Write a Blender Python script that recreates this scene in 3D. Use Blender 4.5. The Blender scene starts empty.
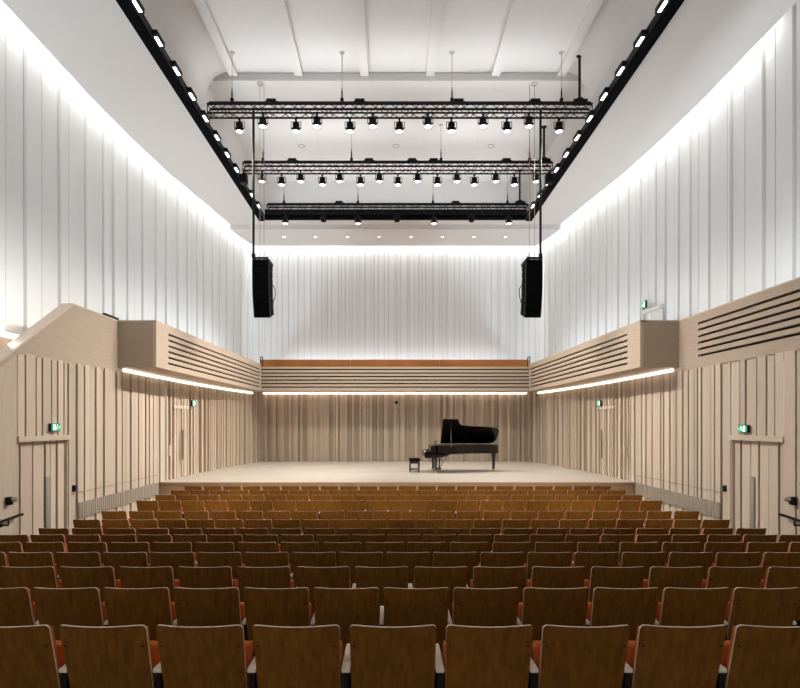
import bpy, bmesh, math, random
from mathutils import Vector, Matrix
R = random.Random(7)
SC = bpy.context.scene
COL = SC.collection
PI = math.pi

# ------------------------------------------------------------------ helpers
class MB:
    """collects verts / faces (with material slots) and links them as one mesh object"""
    def __init__(s): s.v = []; s.f = []; s.m = []; s.sm = []
    def add(s, vs, fs, mi=0, smooth=False):
        b = len(s.v); s.v += [tuple(v) for v in vs]
        for f in fs:
            s.f.append(tuple(b + i for i in f)); s.m.append(mi); s.sm.append(smooth)
    def box(s, x0, x1, y0, y1, z0, z1, mi=0, mt=None):
        vs = [(x, y, z) for z in (z0, z1) for y in (y0, y1) for x in (x0, x1)]
        if mt: vs = [tuple(mt @ Vector(v)) for v in vs]
        s.add(vs, [(0, 2, 3, 1), (4, 5, 7, 6), (0, 1, 5, 4), (2, 6, 7, 3), (0, 4, 6, 2), (1, 3, 7, 5)], mi)
    def bbox(s, x0, x1, y0, y1, z0, z1, r, mi=0, seg=2, mt=None):
        bm = bmesh.new(); bmesh.ops.create_cube(bm, size=1)
        for v in bm.verts:
            v.co = Vector(((x0+x1)/2 + v.co.x*(x1-x0), (y0+y1)/2 + v.co.y*(y1-y0), (z0+z1)/2 + v.co.z*(z1-z0)))
        bmesh.ops.bevel(bm, geom=bm.edges[:], offset=r, segments=seg, profile=.5, affect='EDGES')
        s.bm(bm, mi, True, mt)
    def bm(s, bm, mi=0, smooth=False, mt=None):
        bm.verts.index_update()
        vs = [(mt @ v.co) if mt else v.co.copy() for v in bm.verts]
        s.add(vs, [[v.index for v in f.verts] for f in bm.faces], mi, smooth); bm.free()
    def tube(s, p0, p1, r, n=10, mi=0, r1=None, cap=True, smooth=True):
        p0 = Vector(p0); p1 = Vector(p1); d = (p1-p0).normalized()
        a = d.orthogonal().normalized(); b = d.cross(a); r1 = r if r1 is None else r1
        vs = []
        for p, rr in ((p0, r), (p1, r1)):
            for i in range(n):
                t = 2*PI*i/n; vs.append(p + (a*math.cos(t) + b*math.sin(t))*rr)
        s.add(vs, [(i, (i+1) % n, n+(i+1) % n, n+i) for i in range(n)], mi, smooth)
        if cap:
            s.add(vs[:n], [tuple(range(n-1, -1, -1))], mi); s.add(vs[n:], [tuple(range(n))], mi)
    def lathe(s, prof, n=16, mi=0, c=(0, 0, 0), mt=None):
        vs = []
        for r, z in prof:
            for i in range(n):
                t = 2*PI*i/n; v = Vector((c[0]+r*math.cos(t), c[1]+r*math.sin(t), c[2]+z)); vs.append(mt @ v if mt else v)
        fs = []
        for k in range(len(prof)-1):
            for i in range(n): fs.append((k*n+i, k*n+(i+1) % n, (k+1)*n+(i+1) % n, (k+1)*n+i))
        s.add(vs, fs, mi, True)
    def prism(s, pts, fn, a, b, mi=0, mside=None):
        """polygon pts (u,v) extruded from a to b through fn(u,v,w)"""
        n = len(pts); lo = [fn(u, v, a) for u, v in pts]; hi = [fn(u, v, b) for u, v in pts]
        s.add(lo, [tuple(range(n-1, -1, -1))], mi); s.add(hi, [tuple(range(n))], mi)
        s.add(lo+hi, [(i, (i+1) % n, n+(i+1) % n, n+i) for i in range(n)], mi if mside is None else mside)
    def build(s, name, mats, parent=None, recalc=True):
        me = bpy.data.meshes.new(name); me.from_pydata(s.v, [], s.f)
        if not isinstance(mats, (list, tuple)): mats = [mats]
        for m in mats: me.materials.append(m)
        for p, mi, sm in zip(me.polygons, s.m, s.sm): p.material_index = mi; p.use_smooth = sm
        if recalc:
            bm = bmesh.new(); bm.from_mesh(me)
            bmesh.ops.remove_doubles(bm, verts=bm.verts[:], dist=1e-5)
            bmesh.ops.recalc_face_normals(bm, faces=bm.faces[:]); bm.to_mesh(me); bm.free()
        me.set_sharp_from_angle(angle=math.radians(42))
        o = bpy.data.objects.new(name, me); COL.objects.link(o)
        if parent: o.parent = parent
        return o

def tag(o, label=None, cat=None, group=None, kind=None):
    if label: o['label'] = label
    if cat: o['category'] = cat
    if group: o['group'] = group
    if kind: o['kind'] = kind
    return o
def struct(o, label=None): o['kind'] = 'structure'; return tag(o, label, 'building part' if label else None)
def thing(name, loc, label, cat, group=None, rz=0):
    o = bpy.data.objects.new(name, None); COL.objects.link(o); o.empty_display_size = .1
    o.location = loc; o.rotation_euler = (0, 0, rz); return tag(o, label, cat, group)
def dup(root, loc, label, group=None, skip=None):
    r = root.copy(); COL.objects.link(r); r.location = loc; r['label'] = label
    if group: r['group'] = group
    for ch in list(root.children):
        if skip and ch.name.startswith(skip): continue
        c = ch.copy(); COL.objects.link(c); c.parent = r
        for g in list(ch.children):
            d = g.copy(); COL.objects.link(d); d.parent = c
    return r
ORD = ['zeroth', 'first', 'second', 'third', 'fourth', 'fifth', 'sixth', 'seventh', 'eighth', 'ninth', 'tenth', 'eleventh',
       'twelfth', 'thirteenth', 'fourteenth', 'fifteenth', 'sixteenth', 'seventeenth', 'eighteenth', 'nineteenth',
       'twentieth', 'twenty-first', 'twenty-second', 'twenty-third']
def nth(k, n):
    """place of item k (0-based) of n, counted from the nearer end"""
    if n == 1: return 'only one'
    if k == 0: return 'leftmost'
    if k == n-1: return 'rightmost'
    if n % 2 and k == n//2: return 'middle one'
    return ORD[k+1]+' from left' if k < n/2 else ORD[n-k]+' from right'

# ------------------------------------------------------------------ materials
def mat(name):
    m = bpy.data.materials.new(name); m.use_nodes = True
    return m, m.node_tree, m.node_tree.nodes['Principled BSDF']
def link(nt, a, b): nt.links.new(a, b)
def plain(name, c, rough=.6, metal=0, noise=.04, scale=6, spec=.3):
    m, nt, b = mat(name); b.inputs['Roughness'].default_value = rough; b.inputs['Metallic'].default_value = metal
    b.inputs['Specular IOR Level'].default_value = spec
    tc = nt.nodes.new('ShaderNodeTexCoord'); n = nt.nodes.new('ShaderNodeTexNoise'); n.inputs['Scale'].default_value = scale
    link(nt, tc.outputs['Object'], n.inputs['Vector'])
    mx = nt.nodes.new('ShaderNodeMix'); mx.data_type = 'RGBA'
    mx.inputs[6].default_value = (*[x*(1-noise) for x in c], 1); mx.inputs[7].default_value = (*[min(1, x*(1+noise)) for x in c], 1)
    link(nt, n.outputs['Fac'], mx.inputs[0]); link(nt, mx.outputs[2], b.inputs['Base Color'])
    return m
def wood(name, c, var=.14, rough=.5, sx=18, sy=18, sz=.6, rnd=0.0, spec=.25):
    m, nt, b = mat(name); b.inputs['Roughness'].default_value = rough; b.inputs['Specular IOR Level'].default_value = spec
    tc = nt.nodes.new('ShaderNodeTexCoord'); mp = nt.nodes.new('ShaderNodeMapping'); mp.inputs['Scale'].default_value = (sx, sy, sz)
    n = nt.nodes.new('ShaderNodeTexNoise'); n.inputs['Scale'].default_value = 2.2; n.inputs['Detail'].default_value = 5; n.inputs['Distortion'].default_value = .4
    link(nt, tc.outputs['Object'], mp.inputs['Vector'])
    src = mp.outputs['Vector']
    if rnd:
        oi = nt.nodes.new('ShaderNodeObjectInfo'); va = nt.nodes.new('ShaderNodeVectorMath'); va.operation = 'SCALE'
        va.inputs[0].default_value = (31, 17, 23); link(nt, oi.outputs['Random'], va.inputs['Scale'])
        ad = nt.nodes.new('ShaderNodeVectorMath'); link(nt, src, ad.inputs[0]); link(nt, va.outputs[0], ad.inputs[1]); src = ad.outputs[0]
    link(nt, src, n.inputs['Vector'])
    mr = nt.nodes.new('ShaderNodeMapRange'); mr.inputs['From Min'].default_value = .3; mr.inputs['From Max'].default_value = .7
    link(nt, n.outputs['Fac'], mr.inputs['Value'])
    mx = nt.nodes.new('ShaderNodeMix'); mx.data_type = 'RGBA'
    mx.inputs[6].default_value = (*[x*(1-var) for x in c], 1); mx.inputs[7].default_value = (*[min(1, x*(1+var)) for x in c], 1)
    link(nt, mr.outputs[0], mx.inputs[0]); out = mx.outputs[2]
    if rnd:
        hs = nt.nodes.new('ShaderNodeHueSaturation'); ma = nt.nodes.new('ShaderNodeMapRange')
        ma.inputs['To Min'].default_value = 1-rnd; ma.inputs['To Max'].default_value = 1+rnd
        link(nt, oi.outputs['Random'], ma.inputs['Value']); link(nt, ma.outputs[0], hs.inputs['Value']); link(nt, out, hs.inputs['Color']); out = hs.outputs[0]
    link(nt, out, b.inputs['Base Color']); return m
def emit(name, c, s):
    m, nt, b = mat(name); b.inputs['Base Color'].default_value = (*c, 1); b.inputs['Emission Color'].default_value = (*c, 1)
    b.inputs['Emission Strength'].default_value = s; return m

M = {}
ASH = (.56, .46, .36)
M['ash'] = [wood('ash boards %d' % i, [c*k for c in ASH], .07) for i, k in enumerate((1.0, .93, .86, 1.06))]
M['ash_dark'] = wood('ash groove', (.16, .112, .075), .1)
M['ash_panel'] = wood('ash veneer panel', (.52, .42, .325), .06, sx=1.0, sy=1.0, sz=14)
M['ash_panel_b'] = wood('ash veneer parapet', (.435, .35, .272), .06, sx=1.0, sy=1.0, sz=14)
M['ash_cap'] = wood('ash capping', (.60, .50, .40), .05, sx=2, sy=2, sz=10)
M['slot'] = plain('slot shadow black', (.012, .01, .009), .9)
M['white_wall'] = plain('white folded wall lining', (.85, .875, .885), .75, noise=.02, scale=1.2)
M['white_ceiling'] = plain('warm white ceiling paint', (.78, .765, .755), .85, noise=.01)
M['grey_ceiling'] = plain('grey fittings and painted step shade', (.52, .50, .485), .9, noise=.02)
M['black'] = plain('black metal', (.008, .008, .009), .5, spec=.15)
M['black_matte'] = plain('black matte', (.004, .004, .005), .85, spec=.05)
M['darkgrey'] = plain('dark grey metal', (.02, .02, .022), .5, spec=.15)
M['lacquer'] = plain('piano black lacquer', (.006, .005, .006), .18, spec=.45)
M['brass'] = plain('brass', (.45, .34, .18), .4, 1)
M['steel'] = plain('brushed steel', (.55, .54, .52), .35, 1)
M['ivory'] = plain('ivory keys', (.8, .78, .72), .3)
M['walnut'] = wood('walnut veneer', (.185, .076, .013), .25, .55, sx=14, sy=14, sz=.9, rnd=.07, spec=.08)
M['ply_edge'] = plain('pale plywood edge', (.66, .52, .40), .5)
M['armrest'] = wood('pale armrest wood', (.78, .68, .54), .06, sx=8, sy=1, sz=8)
M['orange'] = plain('burnt orange wool', (.50, .115, .016), .9, noise=.12, scale=60)
M['orange_wall'] = plain('orange leather', (.36, .125, .025), .6, noise=.3, scale=1.2)
M['floor'] = wood('brown timber floor', (.13, .085, .05), .2, sx=2, sy=14, sz=4)
M['riser'] = wood('stage riser oak', (.38, .245, .145), .15, sx=.8, sy=10, sz=14)
M['grille'] = plain('grey grille mesh', (.30, .27, .23), .7, noise=.06)
M['led'] = emit('warm strip light', (1, .92, .81), 1.25)
M['led_white'] = emit('white strip light', (1, .97, .93), 1.3)
M['lens'] = emit('lit lamp lens', (1, .98, .95), 5)
M['lens_dot'] = emit('small downlight lens', (1, .95, .88), 3)
M['sign_green'] = emit('green lit sign', (.02, .40, .22), .32)
M['sign_white'] = emit('white lit pictogram', (.85, 1, .9), .5)
M['frost'] = emit('frosted plate', (.72, .66, .55), .05)
# stage boards
def stage_mat():
    m, nt, b = mat('pale stage boards'); b.inputs['Roughness'].default_value = .42; b.inputs['Specular IOR Level'].default_value = .3
    tc = nt.nodes.new('ShaderNodeTexCoord'); br = nt.nodes.new('ShaderNodeTexBrick'); br.offset = .37
    br.inputs['Color1'].default_value = (.63, .565, .49, 1); br.inputs['Color2'].default_value = (.55, .49, .42, 1)
    br.inputs['Mortar'].default_value = (.42, .34, .26, 1); br.inputs['Scale'].default_value = 1
    br.inputs['Mortar Size'].default_value = .004; br.inputs['Brick Width'].default_value = 2.2; br.inputs['Row Height'].default_value = .14
    link(nt, tc.outputs['Object'], br.inputs['Vector'])
    mp = nt.nodes.new('ShaderNodeMapping'); mp.inputs['Scale'].default_value = (1, 16, 1); n = nt.nodes.new('ShaderNodeTexNoise')
    n.inputs['Scale'].default_value = 2; n.inputs['Detail'].default_value = 4
    link(nt, tc.outputs['Object'], mp.inputs[0]); link(nt, mp.outputs[0], n.inputs['Vector'])
    mx = nt.nodes.new('ShaderNodeMix'); mx.data_type = 'RGBA'; mx.blend_type = 'MULTIPLY'; mx.inputs[0].default_value = .25
    link(nt, br.outputs['Color'], mx.inputs[6]); link(nt, n.outputs['Fac'], mx.inputs[7]); link(nt, mx.outputs[2], b.inputs['Base Color'])
    return m
M['stage'] = stage_mat()

# ------------------------------------------------------------------ camera
cam = bpy.data.cameras.new('camera'); co = bpy.data.objects.new('camera', cam); COL.objects.link(co)
CX, CZ, F = -.19, 2.63, 533.0
co.location = (CX, 0, CZ); co.rotation_euler = (PI/2, 0, 0)
cam.sensor_width = 36; cam.lens = F/800*36; cam.shift_x = 9/800; cam.shift_y = 80/800; cam.clip_start = .05; cam.clip_end = 200
SC.camera = co
def X(px, d): return (px-391)*d/F + CX
def Z(py, d): return CZ + (424-py)*d/F

# ------------------------------------------------------------------ plan curves
LOW = [(7.39, -3), (7.39, 16), (7.37, 18), (7.29, 19.4), (7.17, 20.9), (6.94, 23.06), (6.70, 24.5), (6.44, 25.6), (6.38, 25.8)]   # lower timber wall (x>0)
UPP = [(8.70, -3), (8.70, 14.5), (8.62, 16.5), (8.40, 19.0), (8.04, 21.3), (7.66, 24.2), (7.20, 26.3)]                # upper white wall
def interp(poly, y):
    for (x0, y0), (x1, y1) in zip(poly, poly[1:]):
        if y <= y1: return x0 + (x1-x0)*max(0, (y-y0)/(y1-y0))
    return poly[-1][0]

def profile_wall(mb, path, segs, z0, z1, sidem=None):
    zf_ = z1 if callable(z1) else (lambda q: z1)
    """path(s)->(point,normal); segs: list of (s0, s1, offset, mat) boards; vertical sheet following the offsets"""
    for i, (s0, s1, e, mi) in enumerate(segs):
        (p0, n0), (p1, n1) = path(s0), path(s1)
        a = p0 + n0*e; b = p1 + n1*e
        mb.add([(a.x, a.y, z0), (b.x, b.y, z0), (b.x, b.y, zf_(s1)), (a.x, a.y, zf_(s0))], [(0, 1, 2, 3)], mi)
        if i+1 < len(segs):
            s2, _, e2, mi2 = segs[i+1]
            if abs(e2-e) > 1e-6 or s2-s1 > 1e-6:
                p, n = path(s2); c = p + n*e2
                mb.add([(b.x, b.y, z0), (c.x, c.y, z0), (c.x, c.y, zf_(s1)), (b.x, b.y, zf_(s1))], [(0, 1, 2, 3)], sidem if sidem is not None else (mi if e > e2 else mi2))
def side_path(poly, sgn):
    """parametrised by y; normal points into the hall"""
    def f(y):
        x = interp(poly, y); x2 = interp(poly, y+.05); x1 = interp(poly, y-.05)
        t = Vector((x2-x1, .1, 0)).normalized(); n = Vector((-t.y, t.x, 0))
        return Vector((sgn*x, y, 0)), Vector((sgn*n.x, n.y, 0))
    return f
def back_path(y):
    def f(s): return Vector((s, y, 0)), Vector((0, -1, 0))
    return f
def boards(s0, s1, wmin, wmax, groove=(.012, .035), deep=-.045, offs=(0, .02, .035), rng=R, gm=4):
    out = []; s = s0; last = -1
    while s < s1-.02:
        w = rng.uniform(wmin, wmax); e = min(s1, s+w)
        if s1-e < wmin*.6: e = s1
        o = rng.choice([q for q in offs if q != last]) if len(offs) > 1 else offs[0]; last = o
        out.append((s, e, o, rng.choice((0, 0, 1, 1, 2, 3))))
        g = rng.uniform(*groove)
        if e+g < s1-.02: out.append((e, e+g, deep, gm))
        s = e+g
    return out

def ridges(s0, s1, wmin, wmax, rng):
    out = []; s = s0; last = 0
    while s < s1-.02:
        o = rng.choice([q for q in (-.06, 0, .04, .07) if q != last]); last = o
        w = rng.uniform(wmin, wmax) if o <= 0 else rng.uniform(wmin, wmin+.06); e = min(s1, s+w)
        out.append((s, e, o, {-.06: 5, 0: rng.choice((2, 1, 5)), .04: rng.choice((0, 1)), .07: rng.choice((0, 3))}[o])); s = e  # deeper boards get a darker tint that paints in the recess shade
        if rng.random() < .22 and s < s1-.1: out.append((s, s+.02, -.09, 4)); s += .02
    return out
ASHM = M['ash'] + [M['ash_dark'], wood('recess shaded ash boards', (.43, .345, .26), .07)]
YD0, YD1 = 10.28, 11.86          # side door span
for sgn, nm in ((-1, 'left'), (1, 'right')):
    mb = MB(); path = side_path(LOW, sgn); rr = random.Random(5 if sgn < 0 else 9)
    zt = 4.02
    # toward the camera from the door: wide quiet boards
    profile_wall(mb, path, boards(-2, YD0-.02, .3, .55, groove=(.015, .03), offs=(0, .015), rng=rr), -.05, zt if sgn > 0 else (lambda y: max(1.5, 4.0-(10.28-y)*.686)))
    # above the door
    over = boards(YD0, YD1, .13, .34, groove=(.03, .06), deep=-.07, offs=(0, .01), rng=rr)
    profile_wall(mb, path, over, 2.38, zt)
    # from door to stage, then along the stage
    profile_wall(mb, path, boards(YD1+.02, 16.9, .07, .2, groove=(.015, .05), deep=-.06, rng=rr), -.05, zt)
    profile_wall(mb, path, ridges(16.9, 25.75, .07, .2, rr), .3, 4.16)
    # door reveal
    x = 7.39*sgn
    mb.box(min(x, x-.05*sgn), max(x, x-.05*sgn), YD0-.03, YD1+.03, 2.28, 2.39, 0)
    mb.box(min(x, x+.2*sgn), max(x, x+.2*sgn), YD0-.03, YD0+.01, 0, 2.3, 1); mb.box(min(x, x+.2*sgn), max(x, x+.2*sgn), YD1-.01, YD1+.03, 0, 2.3, 1)
    w = mb.build('wall_'+nm+'_lower', ASHM, recalc=False); struct(w)
    # the door itself: boarded leaf, set back
    d = MB(); dp = lambda y, sgn=sgn: (Vector((sgn*7.47, y, 0)), Vector((-sgn, 0, 0)))
    profile_wall(d, dp, boards(YD0+.01, YD1-.01, .12, .34, groove=(.03, .06), deep=-.05, offs=(0, .015), rng=rr), 0, 2.28)
    do = d.build('door_%d' % (1 if sgn < 0 else 2), ASHM, recalc=False); struct(do)
    h = MB(); yh = 11.25
    h.bbox(min(sgn*7.42, sgn*7.45), max(sgn*7.42, sgn*7.45), yh-.07, yh+.07, .42, 1.52, .01)
    h.build('handle_plate', M['grille'], do)
    # low grille band and thin dark line
    g = MB(); xg = sgn*7.33
    n = 46; y0, y1 = 12.2, 16.4
    g.box(min(xg, xg+.012*sgn), max(xg, xg+.012*sgn), y0, y1, .46, .83, 0)
    for k in range(n):
        yy = y0+(k+.5)*(y1-y0)/n; g.box(min(xg, xg-.012*sgn), max(xg, xg-.012*sgn), yy-.014, yy+.014, .46, .83, 1)
    struct(g.build('trim_%d' % (1 if sgn < 0 else 2), [M['grille'], wood('grille slats', (.40, .32, .24), .1)]))
    t = MB(); t.box(min(sgn*7.335, sgn*7.345), max(sgn*7.335, sgn*7.345), YD1+.12, 16.4, 1.06, 1.068, 0)
    struct(t.build('trim_%d' % (3 if sgn < 0 else 4), M['ash_dark']))
# stage back wall
mb = MB(); rr = random.Random(3)
profile_wall(mb, back_path(25.6), ridges(-6.62, 6.62, .08, .24, rr), .5, 4.2)
struct(mb.build('wall_back_lower', ASHM, recalc=False))

# ------------------------------------------------------------------ upper white walls, folded
def folds(s0, s1, wmin, wmax, dep, rng, j=(.05, .09)):
    out = []; s = s0; hi = False
    while s < s1-.01:
        w = rng.uniform(wmin, wmax); e = min(s1, s+w); hi = not hi
        out.append((s, e, (dep if hi else 0)*rng.uniform(.5, 1), 0))
        g = rng.uniform(*j)
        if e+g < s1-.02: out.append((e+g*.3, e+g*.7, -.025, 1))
        s = e+g
    return out
WW = [M['white_wall'], plain('grey crease shade', (.66, .665, .66), .9, noise=.02)]  # second material paints crease shade between the folds in grey
for sgn, nm in ((-1, 'left'), (1, 'right')):
    mb = MB(); rr = random.Random(21 if sgn < 0 else 22)
    segs = folds(-2, 14, .28, .62, .05, rr); e0 = segs[-1][1]
    segs += folds(e0+.04, 26.3, .14, .42, .05, rr)
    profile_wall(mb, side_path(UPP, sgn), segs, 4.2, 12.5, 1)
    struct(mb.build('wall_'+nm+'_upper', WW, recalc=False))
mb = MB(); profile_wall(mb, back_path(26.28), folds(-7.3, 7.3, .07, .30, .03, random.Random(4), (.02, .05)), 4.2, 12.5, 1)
struct(mb.build('wall_back_upper', [WW[0], plain('pale crease shade', (.77, .785, .79), .9, noise=.02)], recalc=False))  # paler grey for the crease shade painted on the back wall

# ------------------------------------------------------------------ ceilings
ZS = 11.5; OX = 5.87; YB = 23.06
mb = MB()
ys = [-3, 4, 8, 11, 13, 14.5, 15.5, 16.5, 17.7, 19, 20.2, 21.3, 22.7, 23.7]
for sgn in (-1, 1):
    lip = [(sgn*(interp(UPP, y)-.36), y) for y in ys]; inn = [(sgn*OX, y) for y in ys]
    for (a, b, c, d) in zip(lip, lip[1:], inn[1:], inn):
        mb.prism([a, b, c, d], lambda u, v, w: (u, v, w), ZS, ZS+.16)
mb.box(-OX, OX, YB, 23.7, ZS, ZS+.16)
lipb = [(interp(UPP, 23.7)-.36, 23.7), (interp(UPP, 24.8)-.36, 24.8), (interp(UPP, 26.02)-.36, 25.96)]
mb.prism([(x, y) for x, y in lipb] + [(-x, y) for x, y in reversed(lipb)], lambda u, v, w: (u, v, w), 11.3, 11.66)
struct(mb.build('ceiling_soffit', M['white_ceiling']))
mb = MB()
for sgn in (-1, 1):
    x = sgn*OX; mb.box(min(x, x+.1*sgn), max(x, x+.1*sgn), -3, YB+.1, ZS+.1, 13.7)
mb.box(-OX, OX, YB, YB+.1, ZS+.1, 13.7)
mb.box(-OX-.1, OX+.1, 16.3, YB+.1, 13.12, 13.25)
mb.box(-OX-.1, OX+.1, -3, 16.3, 13.36, 13.5)
# rounded junction between the raised ceiling and its side faces
for sgn in (-1, 1):
    pts = [(OX-.85*(1-math.cos(t))-.001, 12.52+.85*math.sin(t)) for t in [i*PI/20 for i in range(11)]]
    fv = [(sgn*u, y, v) for y in (-3, 16.29) for u, v in pts]; n_ = len(pts)
    mb.add(fv, [(i, i+1, n_+i+1, n_+i) for i in range(n_-1)], 0, True)
for xr in (-5.0, -3.0, -1.0, 1.0, 3.0, 5.0):
    mb.box(xr-.13, xr+.13, -3, 16.28, 13.23, 13.4)
    mb.box(xr-.02, xr+.02, 16.3, YB, 13.105, 13.14)
struct(mb.build('ceiling', M['white_ceiling']))
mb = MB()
mb.box(-5.0, 5.0, 16.24, 16.30, 13.12, 13.32)  # ceiling step face, its shadow put in as grey colour
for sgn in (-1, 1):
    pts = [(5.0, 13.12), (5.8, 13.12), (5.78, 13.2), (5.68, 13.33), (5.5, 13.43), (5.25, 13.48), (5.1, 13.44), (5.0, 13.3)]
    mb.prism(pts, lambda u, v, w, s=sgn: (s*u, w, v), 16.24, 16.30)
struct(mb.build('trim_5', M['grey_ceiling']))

# ------------------------------------------------------------------ floors and stage
ROWS = [  # depth of the backrest top, drop below the eye, seats in the row, sideways offset
    (3.02, 1.138, 22, .096), (3.98, 1.22, 23, 0), (4.95, 1.323, 22, 0), (5.91, 1.419, 23, 0), (6.88, 1.523, 22, 0), (7.84, 1.625, 23, 0),
    (8.81, 1.72, 22, 0), (9.77, 1.748, 23, 0), (10.73, 1.755, 22, 0), (12.2, 1.748, 23, 0), (13.16, 1.748, 22, 0), (14.12, 1.745, 23, 0), (15.05, 1.748, 22, 0)]
HB = .88
mb = MB(); prev = -3
fz = [max(0, CZ-dr-HB) if i < 7 else 0 for i, (d, dr, n, o) in enumerate(ROWS)]
for i, (d, dr, n, o) in enumerate(ROWS):
    y1 = ROWS[i+1][0]-.12 if i+1 < len(ROWS) and i < 7 else 16.6
    mb.box(-7.5, 7.5, prev, y1, -.3, fz[i]); prev = y1
    if i >= 7: break
struct(mb.build('floor', M['floor']))
mb = MB()
pl = [(-7.42, 16.5), (7.42, 16.5)] + [(interp(LOW, y)+.02, y) for y in (18, 19.4, 20.9, 23.06, 24.5, 25.62)] + [(-interp(LOW, y)-.02, y) for y in (25.62, 24.5, 23.06, 20.9, 19.4, 18)]
mb.prism(pl, lambda u, v, w: (u, v, w), .80, .83)
struct(mb.build('floor_stage', M['stage']))
mb = MB(); mb.box(-7.40, 7.40, 16.48, 16.56, 0, .80); mb.box(-7.40, 7.40, 16.44, 16.56, .77, .828)
struct(mb.build('trim_6', M['riser']))

# ------------------------------------------------------------------ gallery fronts
SLOTS = [5.11, 4.95, 4.79, 4.63, 4.47, 4.31]; SH = .028
def slotted(mb, fn, u0, u1, z0, z1, us, ue, th=.08):
    """panel fn(u, z, w) from u0..u1 with horizontal slots between us..ue"""
    def bx(a, b, c, d, w0=0, w1=th, mi=0):
        vs = [fn(u, z, w) for z in (c, d) for w in (w0, w1) for u in (a, b)]
        mb.add(vs, [(0, 2, 3, 1), (4, 5, 7, 6), (0, 1, 5, 4), (2, 6, 7, 3), (0, 4, 6, 2), (1, 3, 7, 5)], mi)
    if us > u0: bx(u0, us, z0, z1)
    if ue < u1: bx(ue, u1, z0, z1)
    e = [z0] + [q for s in reversed(SLOTS) for q in (s-SH, s+SH)] + [z1]
    for k in range(0, len(e), 2): bx(us, ue, e[k], e[k+1])
    bx(us, ue, z0+.02, z1-.02, th-.005, th+.02, 1)
BX = 6.37; BXG = 6.12; bxx = lambda y: BX+(BXG-BX)*(y-14.03)/(24.25-14.03); YF = 14.03; YG = 24.25; ZB = 4.13; ZT = 5.33
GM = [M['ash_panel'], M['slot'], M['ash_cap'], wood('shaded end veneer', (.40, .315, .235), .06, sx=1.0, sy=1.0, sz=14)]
for sgn, nm in ((-1, 'left'), (1, 'right')):
    mb = MB()
    slotted(mb, lambda u, z, w, s=sgn: (s*(bxx(u)+w), u, z), YF, YG+.1, ZB, ZT, YF+.72, YG+.1)
    a, b = sorted((sgn*(BX+.08), sgn*7.42)); mb.box(a, b, YF, YF+.08, ZB, ZT, 3)      # near end, its shade put into a darker veneer colour
    mb.prism([(sgn*(BX+.08), YF+.08), (sgn*7.6, YF+.08), (sgn*7.6, 26.2), (sgn*(BXG+.08), 26.2)], lambda u, v, w: (u, v, w), ZB, ZB+.12)   # underside
    mb.prism([(sgn*(BX-.006), YF-.006), (sgn*(BX+.2), YF-.006), (sgn*(BXG+.2), YG+.1), (sgn*(BXG-.006), YG+.1)], lambda u, v, w: (u, v, w), ZT, ZT+.03, 2)   # capping
    mb.box(*sorted((sgn*(BX-.006), sgn*7.42)), YF-.006, YF+.2, ZT, ZT+.03, 2)
    struct(mb.build('wall_%s_gallery' % nm, GM))
    # gallery floor over the side passage
    mb = MB(); mb.box(*sorted((sgn*7.44, sgn*8.7)), -2 if sgn > 0 else 11.2, 26.2, 4.02, 4.12); struct(mb.build('floor_gallery_'+nm, M['ash_panel']))
mb = MB()
slotted(mb, lambda u, z, w: (u, YG+w, z), -BXG, BXG, ZB, 5.21, -BXG, BXG)
mb.box(-BXG, BXG, YG-.004, YG+.2, 5.21, 5.235, 2)
for k in range(-6, 7):
    if abs(k*1.8) < BXG: mb.box(k*1.8-.006, k*1.8+.006, YG-.003, YG, 4.66, 4.76, 1)
struct(mb.build('wall_back_gallery', GM))
mb = MB(); mb.box(-BXG-.05, BXG+.05, YG+.09, 26.2, ZB, ZB+.12); struct(mb.build('floor_gallery_back', M['ash_panel']))
# right: level slotted front running towards the camera
mb = MB(); slotted(mb, lambda u, z, w: (7.39+w, u, z), -2, YF, 4.0, ZT, -2, 13.16)
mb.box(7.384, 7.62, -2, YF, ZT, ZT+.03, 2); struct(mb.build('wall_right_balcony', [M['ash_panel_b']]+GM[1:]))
# left: plain parapet that drops with the stair
mb = MB()
pts = [(YF+.02, 3.98), (YF+.02, ZT), (12.07, ZT), (9.8, 3.80), (7.5, 2.23), (7.5, 1.9), (9.6, 3.4), (10.28, 3.98)]
pts = [(YF+.02, 3.98), (YF+.02, ZT), (12.07, ZT), (7.0, 1.85), (7.0, 1.6), (9.2, 3.25), (10.28, 3.98)]
mb.prism(pts, lambda u, v, w: (w, u, v), -7.62, -7.385)
cap = [(YF, ZT), (YF, ZT+.03), (12.06, ZT+.03), (6.98, 1.87), (7.0, 1.83), (12.075, ZT)]
mb.prism(cap, lambda u, v, w: (w, u, v), -7.63, -7.375, 1)
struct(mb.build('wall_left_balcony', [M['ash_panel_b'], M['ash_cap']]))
mb = MB(); mb.box(-8.65, -8.45, 6, 12.0, 1.5, 4.48); struct(mb.build('wall_left_stair', M['ash_panel']))

# ------------------------------------------------------------------ linear lights
def strip_tube(pts, r, name, mats, label, w=None):
    mb = MB()
    for a, b in zip(pts, pts[1:]):
        mb.tube(a, b, r, 8, 0)
    o = mb.build(name, mats); return tag(o, label, 'light')
for sgn, nm in ((-1, 'left'), (1, 'right')):
    ysx = [14.15, 16, 18, 19.4, 20.9, 22, 23.06, 24.0, 24.55]
    strip_tube([(sgn*(interp(LOW, y)-.11), y, 4.06) for y in ysx], .05, 'strip_light', M['led'],
               'warm linear strip light under the %s gallery box beside the stage' % nm)
strip_tube([(-6.28, 25.42, 4.095), (6.28, 25.42, 4.095)], .035, 'strip_light', emit('bright strip light', (1, .93, .84), 3), 'warm linear strip light under the gallery across the stage back wall')
mb = MB(); mb.bbox(-8.50, -8.42, 9.4, 11.85, 4.49, 4.60, .02)
tag(mb.build('strip_light', M['led_white']), 'bright white wall light strip behind the sloping left parapet', 'light')

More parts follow.
